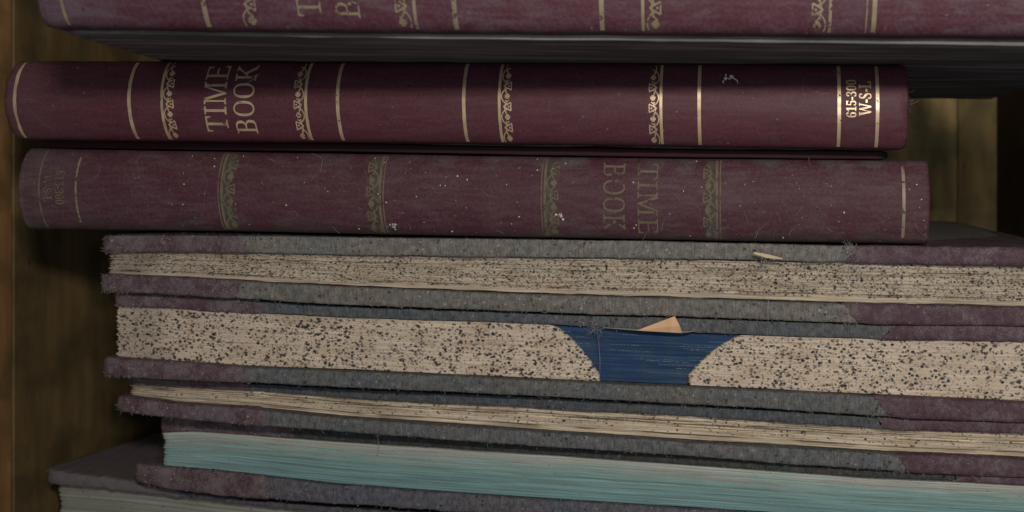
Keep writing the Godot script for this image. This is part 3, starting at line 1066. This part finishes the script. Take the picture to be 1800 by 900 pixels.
func ledgers() -> void:
	var t: Node3D
	var g := "ledgers with grey cloth and maroon corners"
	# fourth from the top: fanned, finely speckled pages
	t = thing("ledger_book", "ledger with fanned, finely speckled page edges, right under the dusty time book", "book", Vector3(-0.2362, 0, -0.3694), 3.0, g)
	var c1t := [0.0, 150.6, 25.9, 151.3, 54.0, 151.2, 90.5, 150.4, 153.8, 149.7, 216.0, 148.6, 273.1, 147.3, 355.3, 146.4]
	var c1b := [0.0, 144.1, 25.9, 144.6, 54.0, 144.1, 90.5, 143.3, 153.8, 142.7, 216.0, 142.3, 275.1, 141.3, 355.3, 140.1]
	var c2t := [-0.7, 135.7, 25.9, 134.9, 54.0, 133.6, 90.5, 131.7, 153.8, 129.5, 216.0, 128.0, 277.1, 126.5, 355.3, 125.1]
	var c2b := [-0.7, 129.7, 25.9, 128.8, 54.0, 127.1, 90.5, 125.0, 139.8, 123.6, 174.7, 122.4, 216.0, 121.6, 277.1, 119.6, 355.3, 119.1]
	var up := layer(c1t, c1b, -2.2, 355.3, 262.0, 1.9, {"seed": 11.0})
	var lo := layer(c2t, c2b, -2.8, 355.3, 262.0, 1.8, {"seed": 12.0})
	covers(t, [up, lo], [M.cloth_0, M.cloth_1], [M.corner_dusty, M.corner_clean], [[56.5, 276.0, 2.0, 4.0], [54.3, 276.0, -2.0, -5.0]], 1.0, 260)
	page_block(block(shifted(c1b, -0.05), shifted(c2t, 0.05), 355.0, 46, {"amp": 0.24, "groove": 3.0, "loose": 2.2, "wave": 1.6, "inset": 2.6, "seed": 2.0}), -0.9, 350.5, 256.0, M.pages_fine, t, 220)
	back_spine(t, c1t, c2b, 355.0, 262.0, 0.012)
	# fifth: thick, coarsely speckled, with a blue cut
	t = thing("ledger_book", "thick ledger with coarse black speckles and a blue trapezoid on its page edges", "book", Vector3(-0.2348, 0, -0.3736), 3.8, g)
	c1t = [0.0, 128.5, 22.2, 127.8, 50.9, 126.1, 87.9, 124.0, 137.9, 122.7, 173.1, 121.5, 214.8, 120.8, 276.0, 118.9, 351.7, 118.8]
	c1b = [0.0, 123.8, 22.2, 122.9, 50.9, 121.4, 87.9, 119.8, 152.1, 118.5, 187.2, 116.9, 214.8, 115.7, 237.4, 114.7, 288.1, 113.7, 351.7, 113.6]
	c2t = [-4.0, 104.1, 22.2, 102.7, 50.9, 101.1, 87.9, 100.3, 152.1, 98.1, 185.1, 96.9, 214.8, 96.0, 276.0, 93.9, 351.7, 91.3]
	c2b = [-4.0, 97.5, 22.2, 96.5, 50.9, 95.6, 87.9, 94.2, 152.1, 92.3, 214.8, 89.8, 255.8, 88.0, 290.1, 86.2, 351.7, 84.7]
	up = layer(c1t, c1b, -3.0, 351.7, 262.0, 1.4, {"seed": 13.0, "z": -1.8})
	lo = layer(c2t, c2b, -6.2, 351.7, 262.0, 1.9, {"seed": 14.0, "endk": 0.7})
	covers(t, [up, lo], [M.cloth_2, M.cloth_3], [M.corner_dusty, M.corner_clean], [[58.9, 288.1, 1.0, 5.0], [56.5, 286.1, 1.5, -5.0]], 5.0, 200)
	var b := block(shifted(c1b, -0.05), shifted(c2t, 0.05), 351.0, 60, {"amp": 0.12, "loose": 0.5, "wave": 0.6, "inset": 3.4, "hollow": 0.5, "seed": 3.0})
	var cut_l := func(f): return lerpf(164.4, 183.4, minf(pow(f / 0.88, 0.62), 1.0)) + rough.get_noise_2d(f * 75.0, 1.0) * 0.55
	var cut_r := func(f): return lerpf(237.6, 216.4, minf(pow(f / 0.80, 0.62), 1.0)) + rough.get_noise_2d(f * 75.0, 9.0) * 0.55
	var a := blank()
	page_seg(a, b, func(_f): return -2.6, cut_l, 3.4, 256.0, 7.0, 110)
	page_seg(a, b, cut_r, func(_f): return 348.5, 3.4, 7.0, 256.0, 80)
	commit("page_block", a, M.pages_speckled, t)
	a = blank()
	var bl := b.duplicate()
	bl.len = 90.0
	bl.seed = 8.0
	page_seg(a, bl, func(f): return cut_l.call(f) - 1.5, func(f): return cut_r.call(f) + 1.5, 4.5, 8.0, 8.0, 70)
	commit("blue_index_cut", a, M.pages_blue, t)
	back_spine(t, c1t, c2b, 351.0, 262.0, 0.012)
	# sixth: thin, ridged pages
	t = thing("ledger_book", "thin ledger with ridged cream page edges, under the one with the blue cut", "book", Vector3(-0.2392, 0, -0.3840), 5.5, g)
	c1t = [0.0, 94.3, 21.0, 93.8, 50.9, 93.1, 89.4, 91.8, 155.5, 90.3, 219.5, 88.3, 260.9, 86.6, 295.4, 85.1, 356.8, 84.0]
	c1b = [0.0, 92.1, 21.0, 91.9, 50.9, 90.7, 89.4, 88.2, 155.5, 86.3, 219.5, 84.3, 291.4, 81.2, 356.8, 80.8]
	c2t = [-1.4, 87.5, 21.0, 85.1, 50.9, 84.0, 89.4, 81.1, 155.5, 78.1, 219.5, 75.2, 260.9, 73.9, 297.5, 72.6, 356.8, 71.4]
	c2b = [-1.4, 82.2, 21.0, 79.9, 50.9, 77.9, 89.4, 76.0, 155.5, 72.6, 219.5, 70.2, 260.9, 68.0, 297.5, 66.5, 356.8, 65.4]
	up = layer(c1t, c1b, 0.0, 356.8, 262.0, 1.2, {"seed": 15.0, "z": -2.2, "rise": 0.008})
	lo = layer(c2t, c2b, -3.4, 356.8, 262.0, 1.9, {"seed": 16.0, "rise": 0.008, "endk": 0.75, "endr": 3.5})
	covers(t, [up, lo], [M.cloth_4, M.cloth_5], [M.corner_dusty, M.corner_clean], [[50.5, 291.4, 1.0, -3.0], [62.4, 298.5, 1.0, -3.0]], 9.0, 180)
	page_block(block(shifted(c1b, -0.05), shifted(c2t, 0.05), 356.0, 24, {"amp": 0.40, "groove": 4.5, "wave": 0.35, "inset": 4.2, "hollow": 0.2, "rise": 0.008, "seed": 5.0}), 0.2, 353.0, 256.0, M.pages_lined, t, 200)
	back_spine(t, c1t, c2b, 356.0, 262.0, 0.008)
	# seventh: green page edges
	t = thing("ledger_book", "ledger with pale green dyed page edges near the bottom of the stack", "book", Vector3(-0.2316, 0, -0.3965), 8.0, g)
	c1t = [0.0, 75.9, 37.4, 74.9, 78.1, 72.9, 147.1, 70.2, 212.7, 68.5, 254.7, 66.8, 291.4, 65.7, 354.1, 65.2]
	c1b = [0.0, 70.1, 12.9, 71.2, 37.4, 70.4, 78.1, 68.9, 147.1, 67.2, 212.7, 65.2, 275.2, 63.1, 354.1, 62.4]
	c2t = [-10.0, 57.4, 5.5, 56.7, 20.3, 56.3, 47.1, 54.7, 78.1, 52.6, 147.1, 50.9, 212.7, 49.7, 275.2, 48.5, 354.1, 47.9]
	c2b = [-10.0, 51.1, 5.5, 48.1, 37.4, 46.5, 78.1, 45.5, 147.1, 44.0, 212.7, 42.8, 275.2, 42.0, 354.1, 41.4]
	up = layer(c1t, c1b, -3.6, 354.1, 262.0, 1.4, {"seed": 17.0, "z": -3.4, "rise": 0.004})
	lo = layer(c2t, c2b, -12.5, 354.1, 262.0, 2.0, {"seed": 18.0, "rise": 0.004, "endk": 0.7, "endr": 4.0, "lump": 0.35})
	covers(t, [up, lo], [M.cloth_6, M.cloth_7], [M.corner_dusty, M.corner_clean], [[59.2, 311.3, 0.5, 2.0], [59.3, 315.3, 1.0, 2.0]], 13.0, 120)
	page_block(block(shifted(c1b, -0.05), shifted(c2t, 0.05), 354.0, 54, {"amp": 0.16, "groove": 2.6, "wave": 1.0, "inset": 2.6, "hollow": 0.7, "rise": 0.004, "seed": 6.0}), -1.4, 350.0, 256.0, M.pages_green, t, 180)
	back_spine(t, c1t, c2b, 354.0, 262.0, 0.004)
	# eighth: lies lowest
	t = thing("ledger_book", "lowest ledger of the stack, its dusty lilac cover corner jutting out at the left", "book", Vector3(-0.2901, 0, -0.4162), 10.0, g)
	c1t = [0.0, 50.4, 32.6, 48.2, 59.1, 45.0, 92.6, 43.0, 135.1, 42.0, 206.3, 41.4, 273.2, 40.8, 336.1, 40.4, 406.9, 40.2]
	c1b = [0.0, 44.7, 32.6, 44.2, 59.1, 42.6, 92.6, 40.6, 135.1, 39.4, 206.3, 38.4, 273.2, 37.6, 336.1, 37.2, 406.9, 37.0]
	c2t = [0.0, 12.8, 135.1, 12.8, 273.2, 12.8, 406.9, 12.8]
	c2b = [0.0, 6.9, 135.1, 6.9, 273.2, 6.9, 406.9, 6.9]
	up = layer(c1t, c1b, -3.2, 406.9, 235.0, 2.2, {"seed": 19.0, "rise": 0.0, "corner": 9.0, "endk": 0.65, "endr": 4.0, "lump": 0.4})
	lo = layer(c2t, c2b, 0.0, 406.9, 235.0, 3.0, {"seed": 20.0, "rise": 0.0, "lump": 0.0})
	covers(t, [up, lo], [M.cloth_8, M.cloth_9], [M.corner_lilac, M.corner_clean], [[66.5, 376.0, 1.0, 2.0], [62.3, 376.0, 1.0, 2.0]], 17.0, 60)
	page_block(block(shifted(c1b, -0.05), shifted(c2t, 0.05), 407.0, 50, {"amp": 0.14, "wave": 0.9, "inset": 5.0, "hollow": 1.2, "rise": 0.0, "seed": 7.0}), -1.0, 402.0, 228.0, M.pages_cream, t, 130)
	back_spine(t, c1t, c2b, 407.0, 235.0, 0.0)


# ------------------------------------------------------------------ small loose things
func loose_bits() -> void:
	# the paper slip standing out above the blue cut
	var a := blank()
	var th := Vector3(0, -0.00002, -0.00018)
	var p := [Vector3(-0.0497, 0.1171, -0.3625), Vector3(-0.0372, 0.1165, -0.3597), Vector3(-0.0233, 0.1219, -0.3580), Vector3(-0.0206, 0.1158, -0.3580), Vector3(-0.0154, 0.1162, -0.3606)]
	var bent: Vector3 = p[2].lerp(p[3], 0.55) + Vector3(0.0004, 0, 0.0012)
	var fold: Vector3 = p[1].lerp(p[3], 0.5) + Vector3(0, 0.0016, 0.0007)
	p.append(bent)
	tri(a, p[1], p[2], fold); tri(a, fold, p[2], bent); tri(a, p[1], fold, p[3]); tri(a, fold, bent, p[3])
	tri(a, p[1] + th, p[3] + th, bent + th); tri(a, p[1] + th, bent + th, p[2] + th)
	for e in [[1, 2], [2, 5], [5, 3], [3, 1]]:
		quad(a, p[e[0]], p[e[0]] + th, p[e[1]] + th, p[e[1]])
	var slip := thing("paper_slip", "peach paper slip, its folded tip sticking up over the blue cut", "paper slip")
	commit("folded_tip", a, M.slip, slip)
	a = blank()
	# its creased foot, running back between the sheets
	var foot := PackedVector3Array()
	var fu := PackedVector2Array()
	for i in 9:
		var s := i / 8.0
		var q: Vector3 = p[0].lerp(p[1], s * 3.0) if s < 0.334 else (p[1].lerp(p[3], (s - 0.334) * 2.0) if s < 0.834 else p[3].lerp(p[4], (s - 0.834) * 6.0))
		for k in 4:
			foot.append(q + [Vector3(0, 0.00012, -0.008), Vector3(0, 0.00009, 0.0), Vector3(0, -0.00009, 0.0001), Vector3(0, -0.00012, -0.008)][k])
			fu.append(Vector2(s, k / 3.0))
	grid(a, foot, fu, 9, 4)
	commit("foot", a, M.flake, slip)
	a = blank()
	var s0 := Vector3(0.0050, 0.1447, -0.3515)
	var s1 := Vector3(0.0152, 0.1428, -0.3510)
	var w0 := Vector3(0.0004, 0.0013, -0.0003)
	var dz := Vector3(0, 0, 0.0004)
	var m0 := s0.lerp(s1, 0.45) - Vector3(0, 0.0006, 0)
	for q in [[s0, m0], [m0, s1]]:
		var e: float = 0.5 if q[0] == s0 else 1.0
		var f: float = 1.0 if q[0] == s0 else 0.25
		quad(a, q[0] + dz, q[0] + w0 * e + dz, q[1] + w0 * f + dz, q[1] + dz)
		quad(a, q[0] + w0 * e + dz, q[0] + w0 * e, q[1] + w0 * f, q[1] + w0 * f + dz)
		quad(a, q[0], q[0] + dz, q[1] + dz, q[1])
	tag(commit("straw_chip", a, M.straw, self), "pale yellow sliver stuck to the grey cover of the finely speckled ledger", "chip")
	# tufts of lint
	for q in [[Vector3(-0.0516, 0.1180, -0.3594), "lint_tuft", "grey tuft of dust at the upper left of the blue cut", 60, 0.0042, 0.0026],
			[Vector3(0.0085, 0.1417, -0.3520), "lint_tuft", "pale tuft of dust under the yellow sliver", 46, 0.0030, 0.0028],
			[Vector3(0.0390, 0.1462, -0.3498), "lint_tuft", "curled tuft of lint where grey cloth meets the maroon corner, under the dusty time book", 40, 0.0042, 0.0022]]:
		a = blank()
		for k in q[3]:
			var v: Vector3 = q[0] + Vector3(rng.randfn(), rng.randfn() * 0.8, rng.randfn() * 0.25) * q[5] * 0.5
			strand(a, v, Vector3(rng.randf_range(-1, 1), rng.randf_range(-1, 1), rng.randf_range(-0.2, 0.3)), q[4] * rng.randf_range(0.4, 1.0), 0.00004, 0.6, 6)
		for k in 8: fleck(a, q[0] + Vector3(rng.randfn(), rng.randfn(), rng.randfn() * 0.2) * q[5] * 0.4, 0.00022)
		tag(commit(q[1], a, M.lint, self), q[2], "lint", "tufts of lint")
	# single threads: [points, radius, label]
	for q in [[[Vector3(-0.1680, 0.2080, -0.3487), Vector3(-0.1690, 0.2065, -0.3479), Vector3(-0.1705, 0.2053, -0.3475), Vector3(-0.1722, 0.2046, -0.3475)], 0.00010, "short grey thread curling down to the right of the letter K, gilt time book"],
			[[Vector3(-0.1762, 0.1880, -0.3527), Vector3(-0.1775, 0.1905, -0.3520), Vector3(-0.1790, 0.1935, -0.3513), Vector3(-0.1792, 0.1962, -0.3507), Vector3(-0.1802, 0.1985, -0.3506), Vector3(-0.1830, 0.1985, -0.3510)], 0.00008, "long thin thread trailing down from the letters of the gilt time book"],
			[[Vector3(-0.0517, 0.1175, -0.3594), Vector3(-0.0516, 0.1150, -0.3616), Vector3(-0.0514, 0.1110, -0.3636), Vector3(-0.0511, 0.1050, -0.3644), Vector3(-0.0511, 0.1000, -0.3645)], 0.00009, "pale thread hanging straight down over the blue cut"],
			[[Vector3(-0.1380, 0.0745, -0.3795), Vector3(-0.1381, 0.0722, -0.3803), Vector3(-0.1381, 0.0695, -0.3813), Vector3(-0.1382, 0.0674, -0.3818)], 0.00009, "pale thread hanging before the green pages"],
			[[Vector3(0.0099, 0.1330, -0.3514), Vector3(0.0102, 0.1290, -0.3508), Vector3(0.0100, 0.1245, -0.3508), Vector3(0.0101, 0.1205, -0.3514)], 0.00008, "pale thread hanging across the lower cover of the finely speckled ledger"]]:
		a = blank()
		tube(a, PackedVector3Array(q[0]), q[1], 5)
		tag(commit("thread", a, M.lint, self), q[2], "thread", "loose threads")
	# bits of plaster and fluff large enough to see
	for q in [[Vector3(-0.0720, 0.1636, -0.3523), 0.0011, "white plaster flake left of the third olive band"],
			[Vector3(-0.0634, 0.1580, -0.3522), 0.0013, "white plaster flake low on the right of the third olive band"],
			[Vector3(-0.0040, 0.2060, -0.3458), 0.0015, "greyish curled flake on the gilt time book, right of its last plain band"],
			[Vector3(-0.1455, 0.2075, -0.3533), 0.0009, "small grey flake beside the third plain gilt band, in the shadow"],
			[Vector3(-0.1231, 0.1545, -0.3530), 0.0010, "greenish grey crumb at the lower edge of the dusty time book"]]:
		a = blank()
		for k in 7: fleck(a, q[0] + Vector3(rng.randfn(), rng.randfn() * 0.8, rng.randfn() * 0.15) * q[1] * 0.55, q[1] * rng.randf_range(0.25, 0.5))
		if q[1] == 0.0015:
			tube(a, PackedVector3Array([q[0] + Vector3(0, 0, 0.0002), q[0] + Vector3(0.0018, 0.0001, 0.0004), q[0] + Vector3(0.0032, -0.0009, 0.0004), q[0] + Vector3(0.0034, -0.0020, 0.0002)]), 0.0003, 5)
		tag(commit("dust_flake", a, M.flake if q[1] > 0.001 else M.lint, self), q[2], "flake", "flakes stuck to the spines")
